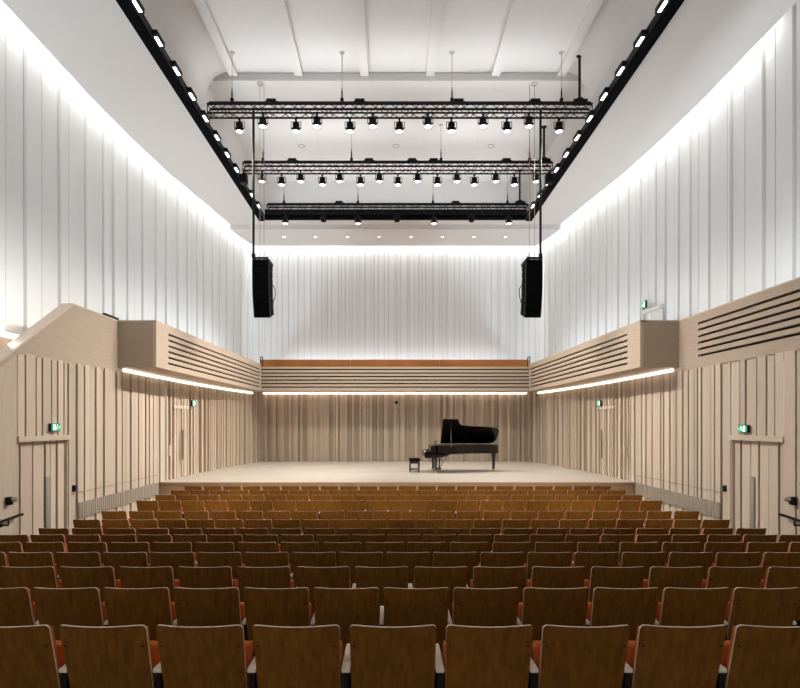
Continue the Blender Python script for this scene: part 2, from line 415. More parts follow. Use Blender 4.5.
# ------------------------------------------------------------------ gallery bench and rails
t = thing('bench', (0, 25.2, 4.25), 'long orange upholstered bench back along the gallery above the stage', 'bench')
mb = MB()
for k in range(3): mb.bbox(-6.33+k*4.22, -6.33+(k+1)*4.22-.01, -.06, .06, .55, 1.42, .02)
mb.build('backrest', M['orange_wall'], t)
mb = MB(); mb.bbox(-6.33, 6.33, .07, .5, .36, .46, .02); mb.build('seat', M['orange_wall'], t)
mb = MB()
for k in range(9): mb.box(-6.1+k*1.52, -6.02+k*1.52, .02, .46, -.0, .36)
mb.build('base', M['ash_panel'], t)
for sgn, nm in ((-1, 'left'), (1, 'right')):
    mb = MB(); x = sgn*6.17
    mb.tube((x, 24.42, 5.36), (x, 24.42, 5.62), .022); mb.tube((x, 24.42, 5.62), (x, 24.5, 5.72), .022); mb.tube((x, 24.5, 5.72), (x, 24.8, 5.74), .022); mb.tube((x, 24.8, 5.74), (x, 24.8, 4.25), .022)
    tag(mb.build('handrail', M['black']), 'short black hooped handrail at the %s end of the orange gallery bench' % nm, 'handrail')
mb = MB(); mb.bbox(-7.80, -7.72, 14.05, 14.75, 5.50, 5.56, .01)
for y in (14.15, 14.6): mb.box(-7.775, -7.745, y-.02, y+.02, 4.12, 5.51)
tag(mb.build('handrail', M['black']), 'black rail just above the left parapet beside the gallery box', 'handrail')
# wall handrails by the doors
for sgn, nm in ((-1, 'left'), (1, 'right')):
    mb = MB(); x = sgn*7.24
    t = thing('handrail', (x, 10.1, 0), 'dark sloping handrail on the %s wall beside the exit door' % nm, 'handrail')
    mb.tube((0, 0, .90), (0, -1.6, .78), .026); mb.tube((0, 0, .90), (0, .10, .90), .026); mb.build('rail', M['black'], t)
    for yy in (-.28, -1.3):
        b = MB(); zz = .87 + yy*.07
        b.tube((0, yy, zz), (0, yy, zz-.09), .012); b.tube((0, yy, zz-.09), (sgn*.12, yy, zz-.09), .014); b.tube((sgn*.12, yy, zz-.09), (sgn*.145, yy, zz-.09), .035)
        b.build('bracket', M['black'], t)
    # door holder and card reader
    y = 9.98; t = thing('door_holder', (sgn*7.36, y, 1.19), 'black wall-mounted door holder with silver disc on the %s wall' % nm, 'door holder')
    b = MB(); b.bbox(*sorted((-sgn*.07, sgn*.02)), -.05, .05, -.075, .075, .01); b.build('housing', M['black'], t)
    b = MB(); b.tube((-sgn*.07, .02, .02), (-sgn*.14, .04, .03), .045, 14); b.build('disc', M['steel'], t)
    b = MB(); b.bbox(*sorted((sgn*7.33, sgn*7.39)), 12.03, 12.09, 1.10, 1.24, .008)
    tag(b.build('card_reader', M['black']), 'small black card reader beside the %s exit door' % nm, 'card reader')
b = MB(); b.tube((0.05, 25.42, 3.66), (.05, 25.56, 3.66), .06, 14); b.box(-.03, .13, 25.54, 25.6, 3.58, 3.74)
tag(b.build('wall_sensor', M['black']), 'small dark round sensor at top centre of the stage back wall', 'sensor')

# ------------------------------------------------------------------ exit signs
def exit_sign(loc, rz, label, w=.30, h=.165, flip=1):
    t = thing('exit_sign', loc, label, 'exit sign', rz=rz)   # face looks to local -y
    a = MB(); a.bbox(-w/2, w/2, -.03, .03, -h/2, h/2, .006); a.build('housing', M['darkgrey'], t)
    a = MB(); a.box(-w/2+.008, w/2-.008, -.034, -.029, -h/2+.008, h/2-.008); a.build('panel', M['sign_green'], t)
    a = MB(); f = lambda u, v, q: (u*w/.3*flip, q, v*h/.165)
    a.prism([(-.09, -.06), (-.02, -.06), (-.02, .06), (-.09, .06)], f, -.037, -.033)                       # doorway
    a.prism([(.045+.014*math.cos(k), .05+.014*math.sin(k)) for k in [i*PI/5 for i in range(10)]], f, -.037, -.033)
    a.prism([(.02, .03), (.05, .034), (.04, -.012), (.018, -.012)], f, -.037, -.033)                          # torso
    a.prism([(.03, -.008), (.042, -.012), (.075, -.03), (.075, -.045), (.06, -.04)], f, -.037, -.033)         # leg
    a.prism([(.018, -.012), (.03, -.012), (.02, -.035), (-.005, -.055), (-.012, -.045), (.006, -.03)], f, -.037, -.033)
    a.prism([(.045, .032), (.08, .012), (.074, .004), (.044, .018)], f, -.037, -.033)
    a.prism([(.10, 0), (.13, .03), (.13, -.03)], f, -.037, -.033)                                             # arrow
    a.build('pictogram', M['sign_white'], t)
    return t
exit_sign((-7.33, 11.31, 2.56), PI/2, 'green lit running-man exit sign above the left hall door')
exit_sign((7.33, 11.36, 2.53), -PI/2, 'green lit running-man exit sign above the right hall door', flip=-1)
e = exit_sign((interp(UPP, 17.85)-.20, 17.85, 6.62), -PI/2-.1, 'green exit sign high on the right white wall above a gallery door', .34, .25, -1)
for sgn, nm, px in ((-1, 'left', 190), (1, 'right', 602)):
    y = 18.85
    rz = PI/2-.09 if sgn < 0 else -PI/2+.09
    exit_sign((sgn*(interp(LOW, y)-.14), y, 3.36), rz, 'small exit sign over the stage door on the %s timber wall' % nm, .26, .22, -sgn)
    a = MB(); y0 = 17.36 if sgn < 0 else 17.75
    t = thing('sign_plate', (sgn*(interp(LOW, y0+.6)-.12), y0, 3.2), 'row of pale frosted plates beside the %s stage exit sign' % nm, 'sign plate')
    for k in range(5):
        a = MB(); a.box(-.012, .012, k*.26, k*.26+.19, -.045, .045); a.build('plate', M['frost'], t)
    a = MB(); a.box(-.004, .004, 0, 1.24, -.055, -.045); a.build('rail', M['ash_cap'], t)
    # flush stage door: dark finger slot and pale push plate
    a = MB(); yy = 18.1 if sgn < 0 else 18.75; xx = sgn*(interp(LOW, yy)-.11); a.box(xx-.012, xx+.012, yy-.035, yy+.035, 1.42, 2.43)
    d = a.build('door_%d' % (3 if sgn < 0 else 4), M['ash_dark']); struct(d)
    a = MB(); yy = 17.05; xx = sgn*(interp(LOW, yy)-.11); a.box(xx-.012, xx+.012, yy-.045, yy+.045, 1.62, 1.95)
    a.build('push_plate', M['ash_cap'], d)
# white door frame high on the right wall
mb = MB()
for y0, y1, z0, z1 in ((16.95, 18.2, 6.36, 6.45), (18.13, 18.2, 4.3, 6.36)):
    x = interp(UPP, 17.3)
    mb.box(x-.18, x-.06, y0, y1, z0, z1)
mb.box(x-.07, x-.05, 17.0, 18.15, 4.15, 6.36)
struct(mb.build('door_5', plain('off white door frame', (.66, .65, .64), .7)))

# ------------------------------------------------------------------ lighting track around the ceiling opening
mb = MB()
for sgn, nm in ((-1, 'left'), (1, 'right')):
    t = thing('lighting_track', (sgn*5.77, 8, ZS), 'long black lighting track on the %s edge of the ceiling opening' % nm, 'lighting track')
    a = MB(); a.box(-.12, .12, -2, YB-8, -.10, .06); a.build('housing', M['black_matte'], t)
    a = MB(); a.box(*sorted((-sgn*.12, -sgn*.17)), -2, YB-8, -.06, .10); a.build('inner_rail', M['black'], t)
t = thing('lighting_track', (0, YB-.12, ZS), 'black lighting track across the far edge of the ceiling opening', 'lighting track')
a = MB(); a.box(-5.595, 5.595, -.12, .11, -.06, .32); a.build('housing', M['black_matte'], t)
TRACK = []
for sgn, nm in ((-1, 'left'), (1, 'right')):
    ks = [k for k in range(-1, 11) if not (sgn < 0 and k == 8)]
    ks = [k for k in ks if 11.23+1.03*k > 11.0]
    first = None
    for i, k in enumerate(ks):
        y = 11.23+1.03*k
        lab = 'bright rectangular lamp on the %s ceiling track, %s' % (nm, 'nearest the camera' if i == 0 else 'farthest one' if i == len(ks)-1 else ORD[i+1]+' from the camera')
        loc = (sgn*5.535, y, ZS-.05)
        if first is None:
            first = t = thing('track_lamp', loc, lab, 'lamp', 'lamps on the %s ceiling track' % nm)
            a = MB(); a.bbox(-.06, .06, -.22, .22, -.02, .10, .01); a.build('lamp_body', M['black'], t)
            a = MB(); a.bbox(-.036, .036, -.15, .15, -.035, -.015, .008); a.build('lens', M['lens'], t)
        else: dup(first, loc, lab)
        TRACK.append(Vector(loc))

# ------------------------------------------------------------------ trusses
TR = [  # depth, bottom z, top z, left px, right px, word
    (15.4, 11.62, 11.88, 207, 592.5, 'front'), (18.7, 11.53, 11.80, 242.5, 553, 'middle'), (21.9, 11.36, 11.64, 266.5, 528.5, 'rear')]
LAMPS = [[239.5, 262.8, 296, 317, 350, 372.7, 399.5, 428, 451.5, 483, 506.8, 529, 559],
         [262, 281.5, 300.6, 322.4, 339.6, 360.5, 379.4, 398, 417.6, 437.4, 456.9, 474.3, 495.8, 514.4, 536],
         [285.4, 323.5, 358, 397, 434, 471.5, 508.8]]
HOISTS = [[270.7, 359.7, 459, 536], [292, 369, 412.4, 434, 507], [339, 456]]
CABLES = [[232, 342, 452, 561.5], [263, 351.5, 441, 529.5], [284, 358, 433, 507.5]]
POLES = [581, 545, 520.5]
lamp0 = lampd = hoist0 = cable0 = None
SPOTS = []
for ti, (d, zb, zt, pl_, pr_, wd) in enumerate(TR):
    W = .26; xl, xr = X(pl_, d), X(pr_, d); L = xr-xl; xc = (xl+xr)/2
    t = thing('lighting_truss', (xc, d, zb), 'black lattice lighting truss hanging across the hall, the %s one of three' % wd, 'truss', 'lighting trusses')
    H = zt-zb
    for y in (0, W):
        for z in (0, H):
            a = MB(); a.tube((-L/2, y, z), (L/2, y, z), .026 if z == 0 else .034, 8); a.build('chord', M['black'], t)
    a = MB(); n = int(round(L/.29)); s = L/n
    for k in range(n):
        x0 = -L/2+k*s; x1 = x0+s; up = k % 2
        for y in (0, W): a.tube((x0, y, H if up else 0), (x1, y, 0 if up else H), .011, 5)
        for z in (0, H): a.tube((x0, W if up else 0, z), (x1, 0 if up else W, z), .011, 5)
    for x0 in (-L/2+.01, L/2-.01):
        a.tube((x0, 0, 0), (x0, 0, H), .014, 6); a.tube((x0, W, 0), (x0, W, H), .014, 6); a.tube((x0, 0, 0), (x0, W, 0), .014, 6); a.tube((x0, 0, H), (x0, W, H), .014, 6)
    a.build('lacing', M['black'], t)
    a = MB(); a.box(-L/2+.05, L/2-.05, .0, .10, H+.035, H+.075); a.build('cable_tray', M['black'], t)
    n = len(LAMPS[ti])
    for k, px in enumerate(LAMPS[ti]):
        back = (k % 2 == (1 if ti == 1 else 0))
        y = d+(W if back else 0); x = X(px, y)
        off = ti == 2 and k % 2 == 1
        lab = 'black spotlight hanging from the %s truss, %s%s' % (wd, nth(k, n), ', unlit' if off else '')
        loc = (x, y, zb); src = lampd if off else lamp0
        if src is None:
            q = thing('stage_spotlight', loc, lab, 'spotlight', 'spotlights on the trusses')
            a = MB(); a.bbox(-.03, .03, -.04, .04, -.08, -.027, .008); a.tube((0, 0, -.07), (0, 0, -.12), .012); a.build('clamp', M['black'], q)
            a = MB()
            for p, r in (((-.145, 0, -.115), (.145, 0, -.115)), ((-.145, 0, -.115), (-.145, 0, -.31)), ((.145, 0, -.115), (.145, 0, -.31))): a.tube(p, r, .010, 6)
            a.tube((-.150, 0, -.30), (-.09, 0, -.30), .02); a.tube((.150, 0, -.30), (.09, 0, -.30), .02)
            a.build('yoke', M['black'], q)
            a = MB(); a.lathe([(.001, -.135), (.075, -.135), (.095, -.155), (.098, -.26), (.104, -.28), (.106, -.30), (.112, -.36), (.114, -.405), (.104, -.405), (.10, -.39)], 16)
            for k2 in range(3): a.lathe([(.096, -.185-.02*k2), (.106, -.19-.02*k2), (.096, -.195-.02*k2)], 16)
            a.build('lamp_body', M['black'], q)
            a = MB(); a.lathe([(.102, -.392), (.09, -.400), (.05, -.406), (.001, -.408)], 16); a.build('lens', M['black_matte'] if off else M['lens'], q)
            if off: lampd = q
            else: lamp0 = q
        else: dup(src, loc, lab)
        if not off: SPOTS.append((Vector((x, y, zb-.46)), ti))
    n = len(HOISTS[ti])
    for k, px in enumerate(HOISTS[ti]):
        loc = (X(px, d), d+.10, zt+.077); lab = 'small black junction box on top of the %s truss, %s' % (wd, nth(k, n))
        if hoist0 is None:
            hoist0 = q = thing('junction_box', loc, lab, 'junction box', 'boxes on top of the trusses')
            a = MB(); a.bbox(-.14, .14, -.08, .08, 0, .10, .012); a.build('housing', M['black'], q)
            a = MB(); a.tube((-.18, 0, .05), (-.14, 0, .05), .03); a.tube((.14, 0, .04), (.2, 0, .04), .025); a.build('connector', M['black'], q)
        else: dup(hoist0, loc, lab)
    zc = 13.36 if d < 16.3 else 13.12
    cable0 = None
    for k, px in enumerate(CABLES[ti]):
        xk = X(px, d)
        rib = min(abs(xk-r) for r in (-5, -3, -1, 1, 3, 5)) < .16 and d < 16.3
        zk = 13.23 if rib else zc
        loc = (xk, d, zt+.10); lab = 'thin steel cable holding up the %s truss, %s' % (wd, nth(k, 4))
        q = thing('suspension_cable', loc, lab, 'cable', 'truss suspension cables')
        a = MB(); a.tube((0, 0, .2), (0, 0, zk-zt-.10), .008, 6); a.build('cable', M['grille'], q)
        a = MB(); a.tube((0, 0, 0), (0, 0, .26), .022, 8); a.tube((0, 0, .26), (0, 0, .36), .014, 8); a.bbox(-.05, .05, -.03, .03, -.02, .06, .01); a.build('turnbuckle', M['black'], q)
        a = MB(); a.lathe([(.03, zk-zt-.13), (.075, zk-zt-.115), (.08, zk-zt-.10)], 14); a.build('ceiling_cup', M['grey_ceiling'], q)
    xk = X(POLES[ti], d)
    q = thing('drop_pole', (xk, d+.12, zt+.10), 'thick black vertical pole from the ceiling to the right end of the %s truss' % wd, 'pole', 'truss end poles')
    a = MB(); a.tube((0, 0, .05), (0, 0, zc-zt-.11), .038, 10); a.build('pole', M['black'], q)
    a = MB(); a.bbox(-.2, .2, -.12, .12, -.02, .06, .015); a.lathe([(.14, .06), (.1, .12), (.04, .16)], 12); a.build('foot', M['black'], q)
    a = MB(); a.lathe([(.04, zc-zt-.17), (.09, zc-zt-.12), (.1, zc-zt-.102)], 12); a.build('ceiling_flange', M['black'], q)
# black boxes bridging the middle truss ends to the track
for sgn, nm, px in ((-1, 'left', 240.5), (1, 'right', 551.5)):
    a = MB(); x = X(px, 18.9); a.bbox(*sorted((sgn*5.34, sgn*5.60)), 18.99, 19.23, 11.25, 11.56, .02); a.box(*sorted((sgn*5.44, sgn*5.5)), 19.06, 19.14, 11.5, 11.66)
    tag(a.build('dimmer_box', M['black']), 'black box between the %s end of the middle truss and the track' % nm, 'equipment box')

# ------------------------------------------------------------------ downlights
rose0 = None
for k, px in enumerate((284, 315.5, 347.5, 379, 411, 442.4, 474, 505.5)):
    y = 24.7; loc = (X(px, y), y, 11.3); lab = 'tiny recessed downlight in the soffit above the stage back, ' + nth(k, 8)
    if rose0 is None:
        rose0 = q = thing('downlight', loc, lab, 'downlight', 'downlights above the stage back')
        a = MB(); a.lathe([(.10, 0), (.10, -.012), (.065, -.012), (.065, 0)], 16); a.build('rim', M['white_ceiling'], q)
        a = MB(); a.lathe([(.065, -.004), (.001, -.006)], 16); a.build('lens', M['lens_dot'], q)
    else: dup(rose0, loc, lab)
r2 = None
for k, (xx, yy) in enumerate(((-3.56, 20.1), (0, 20.1), (3.58, 20.1))):
    loc = (xx, yy, 13.12); lab = 'unlit round ceiling fitting behind the middle truss, ' + nth(k, 3)
    if r2 is None:
        r2 = q = thing('ceiling_rose', loc, lab, 'ceiling fitting', 'round fittings on the high ceiling')
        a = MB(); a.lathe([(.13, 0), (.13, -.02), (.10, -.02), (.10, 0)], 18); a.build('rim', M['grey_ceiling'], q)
        a = MB(); a.lathe([(.10, -.006), (.001, -.008)], 18); a.build('cover', M['white_ceiling'], q)
    else: dup(r2, loc, lab)

# ------------------------------------------------------------------ line array speakers
for sgn, nm in ((-1, 'left'), (1, 'right')):
    xs = sgn*4.05; yf = 15.72; zt = 7.50
    t = thing('line_array_speaker', (xs, yf, zt), 'tall black curved line array of loudspeakers hanging at the %s of the stage' % nm, 'loudspeaker', 'hanging loudspeaker arrays')
    a = MB()
    for x in (-.2, .2): a.box(x-.025, x+.025, -.02, .75, -.01, .06)
    for y in (0, .36, .7): a.box(-.23, .23, y-.025, y+.025, .0, .05)
    a.build('rigging_frame', M['black'], t)
    n = 8; z = -.02; ang = 0.0; y = 0.0; h = 1.70/n
    for k in range(n):
        ang = math.radians([0, 1, 2, 4, 7, 10, 14, 18][k])
        mt = Matrix.Translation((0, y, z)) @ Matrix.Rotation(ang, 4, 'X')
        # ported wedge cabinet: front tall, back shorter
        a = MB(); f = .235
        prof = [(0, 0), (.02, .012), (.62, -.02), (.62, -h+.03), (.02, -h+.002), (0, -h+.012)]
        a.prism(prof, lambda u, v, w, m=mt: tuple(m @ Vector((w, u, v))), -f, f)
        c = a.build('cabinet', M['black_matte'], t)
        g = MB(); g.bbox(-f+.015, f-.015, -.012, .004, -h+.022, -.012, .005, mt=mt); g.build('grille', M['black_matte'], c)
        for sx in (-1, 1):
            for y_ in (.06, .5):
                g = MB(); g.bbox(sx*f-.012, sx*f+.012, y_, y_+.06, -h+.03, -.02, .005, mt=mt); g.build('rigging_link', M['darkgrey'], c)
        y += math.sin(ang)*h; z -= math.cos(ang)*h
    a = MB(); p = [(-sgn*.25, .5, -.62), (-sgn*.33, .48, -.75), (-sgn*.34, .5, -.95), (-sgn*.27, .55, -1.15), (-sgn*.25, .55, -1.3)]
    for q, r in zip(p, p[1:]): a.tube(q, r, .012, 6)
    a.build('cable', M['black'], t)
    xp = X(253.5 if sgn < 0 else 540.5, 15.78); 
    a = MB(); a.tube((xp, 15.78, 7.565), (xp, 15.78, 11.95), .035, 10); a.tube((xp, 15.78, 7.565), (xp, 15.78, 7.67), .06, 10)
    tag(a.build('drop_pole', M['black']), 'long black pole hanging the %s loudspeaker array from the front truss' % nm, 'pole')
    for j, px in enumerate((260, 264) if sgn < 0 else (529.5, 534.5)):
        yc = 16.42; xc = X(px, yc)
        q = thing('suspension_cable', (xc, yc, 7.565), 'thin cable from ceiling to the %s loudspeaker array, %s of its pair' % (nm, 'left' if j == 0 else 'right'), 'cable', 'loudspeaker suspension cables')
        a = MB(); a.tube((0, 0, .1), (0, 0, 5.55), .008, 6); a.build('cable', M['grille'], q)
        a = MB(); a.tube((0, 0, 0), (0, 0, .2), .02, 8); a.build('shackle', M['black'], q)
        if (j == 0) == (sgn < 0):
            a = MB(); a.lathe([(.10, 5.555), (.10, 5.525), (.07, 5.525), (.07, 5.555)], 16); a.build('ceiling_cup', M['grey_ceiling'], q)

# ------------------------------------------------------------------ grand piano
SZ = .83
t = thing('grand_piano', (1.03, 20.15, SZ), 'open black concert grand piano standing on the stage right of centre', 'piano')
# local: x from keyboard (0) to tail (2.8); y -.75 (near, treble) .. .75 (far, bass)
def near_edge(x):
    P = [(0, -.75), (.75, -.75), (1.15, -.74), (1.32, -.62), (1.5, -.48), (1.8, -.36), (2.2, -.27), (2.5, -.23), (2.75, -.14), (2.86, .05), (2.89, .3)]
    for (a, b), (c, d) in zip(P, P[1:]):
        if x <= c: return b+(d-b)*(x-a)/(c-a)
    return P[-1][1]
xs = [.42, .75, 1.0, 1.15, 1.22, 1.32, 1.41, 1.5, 1.65, 1.8, 2.0, 2.2, 2.36, 2.5, 2.65, 2.75, 2.81, 2.86, 2.89]
outl = [(x, near_edge(x)) for x in xs] + [(2.89, .5), (2.86, .62), (2.79, .7), (2.69, .75), (.42, .75)]
a = MB(); a.prism(outl, lambda u, v, w: (u, v, w), .70, 1.0)
a.build('case', M['lacquer'], t)
inner = [(x*1.0, y+.0) for x, y in outl]
cx_, cy_ = 1.4, .15
a = MB(); a.prism([(cx_+(x-cx_)*.96, cy_+(y-cy_)*.94) for x, y in outl], lambda u, v, w: (u, v, w), 1.0, 1.012); a.build('iron_frame', plain('dark bronze frame', (.035, .022, .01), .5, .3), t)
a = MB()
a.prism([(0, .60), (.05, .555), (.34, .56), (.70, .60), (.98, .70), (.98, .76), (0, .72)], lambda u, v, w: (u, w, v), -.75, .75)   # key bed
for s in (-1, 1):
    q0, q1 = sorted((s*.75, s*.65))
    a.prism([(0, .70), (0, .76), (.05, .80), (.20, .81), (.26, .92), (.34, 1.0), (.48, 1.0), (.48, .70)], lambda u, v, w: (u, w, v), q0, q1)   # cheeks
a.build('keybed', M['lacquer'], t)
a = MB(); a.bbox(.05, .21, -.645, .645, .71, .765, .004); a.build('white_keys', M['ivory'], t)
a = MB()
for k in range(51):
    if k % 7 in (2, 6): continue
    y = -.63+k*.0245+.012; a.box(.11, .21, y-.006, y+.006, .76, .778)
o = a.build('black_keys', M['lacquer'], t)
a = MB(); a.prism([(.21, .74), (.225, .95), (.25, 1.0), (.46, 1.0), (.46, .74)], lambda u, v, w: (u, w, v), -.65, .65); a.build('fallboard', M['lacquer'], t)
# lid: hinged along the far side, opened
ANG = math.radians(37)
HY, HZ = .745, 1.03
def lidpt(u, v, w):      # v distance from hinge, w thickness upward
    return (u, HY - v*math.cos(ANG) - w*math.sin(ANG), HZ + v*math.sin(ANG) + w*math.cos(ANG))
lo = [(.72, 0), (.74, 1.49), (1.25, 1.49), (1.30, 1.40), (1.34, 1.28), (1.40, 1.20), (1.55, 1.15), (1.8, 1.12), (2.1, 1.10), (2.4, 1.07), (2.65, 1.04), (2.79, .98), (2.86, .88), (2.89, .75), (2.87, .28), (2.79, .08), (2.6, 0)]
a = MB(); a.prism(lo, lidpt, 0, .025); lid = a.build('lid', M['lacquer'], t)
a = MB(); a.prism([(.72, 0), (.69, 1.52), (1.27, 1.52), (1.27, 0)], lidpt, .026, .048); a.build('folded_flap', M['lacquer'], lid)
a = MB()
for u in (.95, 1.6, 2.3): a.tube((u-.06, HY+.012, HZ-.01), (u+.06, HY+.012, HZ-.01), .012, 8)
a.build('hinge', M['brass'], lid)
a = MB(); a.tube((.98, -.70, 1.0), (1.02, -.22, lidpt(1, 1.2, 0)[2]-.005), .014, 8); a.build('prop_stick', M['lacquer'], t)
a = MB(); a.prism([(.40, 1.005), (.415, 1.005), (.49, 1.18), (.478, 1.185)], lambda u, v, w: (u, w, v), -.38, .38); a.build('music_desk', M['lacquer'], t)
for (lx, ly) in ((.42, -.60), (.42, .60), (2.72, .36)):
    a = MB()
    for z0, z1, r0, r1 in ((.56, .72, .085, .075), (.13, .56, .065, .045), (.09, .13, .055, .055)):
        vs = [(lx+sx*r, ly+sy*r, z) for z, r in ((z0, r1), (z1, r0)) for sx, sy in ((-1, -1), (1, -1), (1, 1), (-1, 1))]
        a.add(vs, [(3, 2, 1, 0), (4, 5, 6, 7)] + [(i, (i+1) % 4, 4+(i+1) % 4, 4+i) for i in range(4)])
    lg = a.build('leg', M['lacquer'], t)
    a = MB(); a.tube((lx, ly-.02, .042), (lx, ly+.02, .042), .042, 14); a.bbox(lx-.03, lx+.03, ly-.03, ly+.03, .06, .10, .008); a.bbox(lx-.05, lx+.05, ly-.035, ly+.035, .05, .075, .008)
    a.build('caster', M['brass'], lg)
a = MB()
for y in (-.12, .12): a.tube((.62, y, .60), (.60, y, .14), .018, 8)
a.bbox(.52, .66, -.2, .2, .09, .15, .01); a.tube((.62, 0, .14), (.95, 0, .70), .012, 8)
a.prism([(-.18, .60), (.18, .60), (.1, .50), (-.1, .50)], lambda u, v, w: (w, u, v), .60, .64)
ly_ = a.build('pedal_lyre', M['lacquer'], t)
for y in (-.09, 0, .09):
    a = MB(); a.bbox(.40, .54, y-.02, y+.02, .06, .075, .005); a.build('pedal', M['brass'], ly_)
# stool
t = thing('piano_stool', (.69, 20.05, SZ), 'small black padded piano stool in front of the keyboard', 'stool')
a = MB(); a.bbox(-.20, .20, -.30, .30, .42, .51, .025); a.build('seat_cushion', M['black_matte'], t)
a = MB(); a.box(-.185, .185, -.28, .28, .33, .42); a.build('apron', M['lacquer'], t)
for sx in (-1, 1):
    for sy in (-1, 1):
        a = MB(); a.box(sx*.165-.022, sx*.165+.022, sy*.26-.022, sy*.26+.022, 0, .33); a.build('leg', M['lacquer'], t)
for sy in (-1, 1):
    a = MB(); a.box(-.145, .145, sy*.26-.012, sy*.26+.012, .08, .115); a.build('stretcher', M['lacquer'], t)

# ------------------------------------------------------------------ auditorium seats
REC = math.radians(14.5)
def seat_meshes(pitch, bw):
    """all in seat coordinates: origin on the floor below the top rear edge of the backrest, stage towards +y"""
    hw = bw/2; res = {}
    zlow, ztop = .34, HB
    Lz = (ztop-zlow)/math.cos(REC)
    nx, nz = 12, 8
    def surf(u, t, w):       # u -1..1, t 0..1 up, w thickness towards the sitter
        taper = hw*(1-.03*(1-t))
        x = u*taper
        bow = -.042*(1-u*u)                        # middle is nearer the row behind
        y = bow + w + (1-t)*Lz*math.sin(REC)
        z = zlow + t*(ztop-zlow)
        return Vector((x, y, z))
    def corner(u, t, r=.028):
        """rounded top corners"""
        x = abs(u)*hw; dz = (1-t)*(ztop-zlow)
        if x > hw-r and dz < r:
            ex, ez = x-(hw-r), r-dz; l = max(ex, ez)
            k = l/max(1e-6, math.hypot(ex, ez)); x = hw-r+ex*k; dz = r-ez*k
            return math.copysign(x/hw, u), 1-dz/(ztop-zlow)
        return u, t
    us = [-1, -.965, -.93, -.86] + [-.86+1.72*i/8 for i in range(1, 8)] + [.86, .93, .965, 1]
    ts = [0, .2, .4, .6, .8, .91, .935, .96, .98, 1]
    def sheet(mb, us, ts, w0, w1, mface, medge, cr=.028, f=None, bev=0):
        f = f or (lambda u, t, w: surf(*corner(u, t, cr), w))
        nu, nt = len(us), len(ts)
        A = [f(u, t, w0) for t in ts for u in us]; B = [f(u, t, w1) for t in ts for u in us]
        q = [(j*nu+i, j*nu+i+1, (j+1)*nu+i+1, (j+1)*nu+i) for j in range(nt-1) for i in range(nu-1)]
        mb.add(A, q, mface, True); mb.add(B, [tuple(reversed(k)) for k in q], mface, True)
        ring = [i for i in range(nu)] + [j*nu+nu-1 for j in range(1, nt)] + [(nt-1)*nu+i for i in range(nu-2, -1, -1)] + [j*nu for j in range(nt-2, 0, -1)]
        n = len(ring); vs = [A[k] for k in ring] + [B[k] for k in ring]
        mb.add(vs, [(i, (i+1) % n, n+(i+1) % n, n+i) for i in range(n)], medge, True)
    mb = MB(); sheet(mb, us, ts, 0, .016, 0, 1); res['backrest'] = (mb, [M['walnut'], M['ply_edge']])
    # upholstered pad on the front of the shell
    mb = MB(); sheet(mb, [u*.972 for u in us], [.06+.895*t for t in ts], .0165, .048, 0, 0, .03); res['back_cushion'] = (mb, M['orange'])
    # tipped-up seat: orange pad facing the backrest, walnut under-shell facing the stage
    sw = pitch/2-.031; yh = .165
    mb = MB()
    mt = Matrix.Translation((0, yh, .42)) @ Matrix.Rotation(math.radians(-6), 4, 'X')
    mb.bbox(-sw, sw, -.0, .075, -.07, .275, .022, 0, 3, mt)
    res['seat'] = (mb, M['orange'])
    mb = MB(); mb.bbox(-sw+.005, sw-.005, .076, .092, -.08, .27, .006, 0, 2, mt); res['seat_shell'] = (mb, M['walnut'])
    ah = min(.026, pitch/2-bw/2-.0008); a0, a1 = pitch/2-ah, pitch/2+ah
    mb = MB(); mb.bbox(a0, a1, .085, .45, .565, .592, .007, 0, 2); res['armrest'] = (mb, M['armrest'])
    mb = MB(); mb.bbox(pitch/2-.016, pitch/2+.016, .10, .36, .04, .566, .006); mb.bbox(a0, a1, .10, .44, 0, .05, .008); res['leg'] = (mb, M['black'])
    mb = MB()
    for s in (-1, 1):
        mb = MB(); p = surf(s*.9, .76, 0); mb.tube(p+Vector((0, .002, 0)), p-Vector((0, .004, 0)), .006, 8)
        res['fixing_screw' if s < 0 else 'fixing_screw.001'] = (mb, M['black'])
    return res
def make_seat(pitch, bw):
    r = bpy.data.objects.new('auditorium_seat', None); COL.objects.link(r); r.empty_display_size = .1; r['category'] = 'seat'
    for k, (mb, ms) in seat_meshes(pitch, bw).items(): mb.build(k, ms, r)
    return r
def mirrored_end(pitch, parent_seat, which):
    for nm_ in ('armrest', 'leg'):
        src = next(c for c in parent_seat.children if c.name.split('.')[0] == nm_)
        c = src.copy(); COL.objects.link(c); c.parent = parent_seat; c.location.x = -pitch
protos = {}
ROWW = ['nearest row', 'second nearest row', 'third nearest row', 'fourth row from the camera', 'fifth row from the camera', 'sixth row from the camera',
        'middle row, seven from the stage', 'sixth row from the stage', 'fifth row from the stage', 'fourth row from the stage', 'third row from the stage', 'second row from the stage', 'row closest to the stage']
for ri, (d, dr, n, off) in enumerate(ROWS):
    pitch = .55 if n == 22 else .5255; bw = .495 if n == 22 else .490
    zf = CZ-dr-HB if ri < 7 else 0
    zf = max(zf, 0)
    vis = []
    for i in range(n):
        x = (i-(n-1)/2)*pitch + off
        p0 = 391+(x-bw/2-CX)*F/d; p1 = 391+(x+bw/2-CX)*F/d
        if p1 > 2 and p0 < 798: vis.append((i, x))
    for k, (i, x) in enumerate(vis):
        lab = 'walnut-backed orange seat, %s in the %s' % (nth(k, len(vis)), ROWW[ri])
        grp = 'seats in the ' + ROWW[ri]
        loc = (x, d, zf)
        if n not in protos:
            o = protos[n] = make_seat(pitch, bw); o.location = loc; tag(o, lab, 'seat', grp)
        else: o = dup(protos[n], loc, lab, grp, 'fixing_screw' if ri > 3 else None)
        if i == 0: END = (pitch, o); mirrored_end(pitch, o, 0)

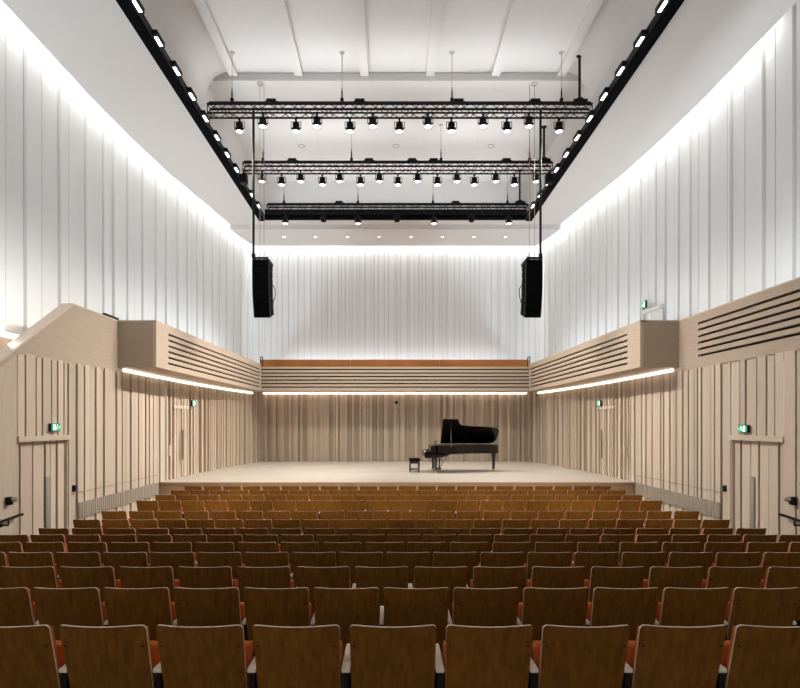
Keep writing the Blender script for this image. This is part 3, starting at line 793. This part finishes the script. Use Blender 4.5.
# ------------------------------------------------------------------ lights
def area(loc, rot, sx, sy, power, col=(1, .97, .93), name='cove_light', spread=PI):
    l = bpy.data.lights.new(name, 'AREA'); l.shape = 'RECTANGLE'; l.size = sx; l.size_y = sy; l.energy = power; l.color = col; l.spread = spread
    o = bpy.data.objects.new(name, l); COL.objects.link(o); o.location = loc; o.rotation_euler = rot; return o
def spot(loc, target, power, ang, blend=.6, r=.12, col=(1, .95, .88), name='spot_beam'):
    l = bpy.data.lights.new(name, 'SPOT'); l.energy = power; l.spot_size = math.radians(ang); l.spot_blend = blend; l.shadow_soft_size = r; l.color = col
    o = bpy.data.objects.new(name, l); COL.objects.link(o); o.location = loc
    o.rotation_euler = (Vector(target)-Vector(loc)).to_track_quat('-Z', 'Y').to_euler(); return o
# concealed cove lights in the slot between soffit and walls
COVE = 13
for sgn in (-1, 1):
    yy = [9.5, 11, 12.5, 14.5, 16.5, 17.7, 19, 20.2, 21.3, 22.7, 24.2, 26.0] if sgn < 0 else [12.3, 13.4, 14.5, 16.5, 17.7, 19, 20.2, 21.3, 22.7, 24.2, 26.0]
    for y0, y1 in zip(yy, yy[1:]):
        x0, x1 = interp(UPP, y0)-.29, interp(UPP, y1)-.29; L = math.hypot(x1-x0, y1-y0)
        area((sgn*(x0+x1)/2, (y0+y1)/2, 12.02), (0, 0, math.atan2(-(x1-x0)*sgn, y1-y0)), .06, L, COVE*L)
for k in range(3): area((-4.7+k*4.7, 26.03, 12.0), (0, 0, 0), 4.7, .06, COVE*6.6)
# added unseen fill lights behind the parapets and on top of the trusses
for sgn in (-1, 1):
    area((sgn*7.66, 5.2, 4.2), (PI, sgn*-.6, 0), .2, 14, 330, (.82, .92, 1), 'gallery_fill')
    area((sgn*7.0, 19, 4.6), (PI, sgn*-.6, 0), .2, 9, 190, (.82, .92, 1), 'gallery_fill')
area((0, 25.62, 4.4), (PI+.15, 0, 0), 11.5, .2, 330, (.82, .92, 1), 'gallery_fill')
for y, z, p in ((15.53, 11.98, 55), (18.83, 11.9, 45), (22.0, 11.75, 45)): area((0, y, z), (PI, 0, 0), 10.6, .06, p*1.12, (.95, .98, 1), 'truss_fill')
# lamps of the trusses
for p, ti in SPOTS:
    if ti == 0: spot(p, (p.x*.8, p.y+3.5, 0), 105, 70)
    if ti == 1: spot(p, (p.x*.9, p.y+4.5, 0), 120, 80)
    if ti == 2: spot(p, (p.x, p.y+1.2, 0), 250, 80)
# track lamps wash the opposite side wall
for i, p in enumerate(TRACK): spot(p+Vector((0, 0, -.1)), (-p.x*1.2, p.y-.5, 1.5), 1250 if p.x > 0 else 1000, 52, .8, .1)
# added fill spots behind the camera, aimed at the seat backs before the stage
for x in (-5, -3, -1, 1, 3, 5): spot((x, -2, 7.0), (x, 14.0, .7), 4600, 17, 1.0, .12)
W = bpy.data.worlds.new('world'); SC.world = W; W.use_nodes = True
bg = W.node_tree.nodes['Background']; bg.inputs[0].default_value = (1, .965, .93, 1); bg.inputs[1].default_value = .48
SC.view_settings.view_transform = 'Standard'; SC.view_settings.look = 'None'; SC.view_settings.exposure = .15
SC.cycles.max_bounces = 10; SC.cycles.diffuse_bounces = 6; SC.cycles.sample_clamp_indirect = 6
SC.cycles.use_denoising = True
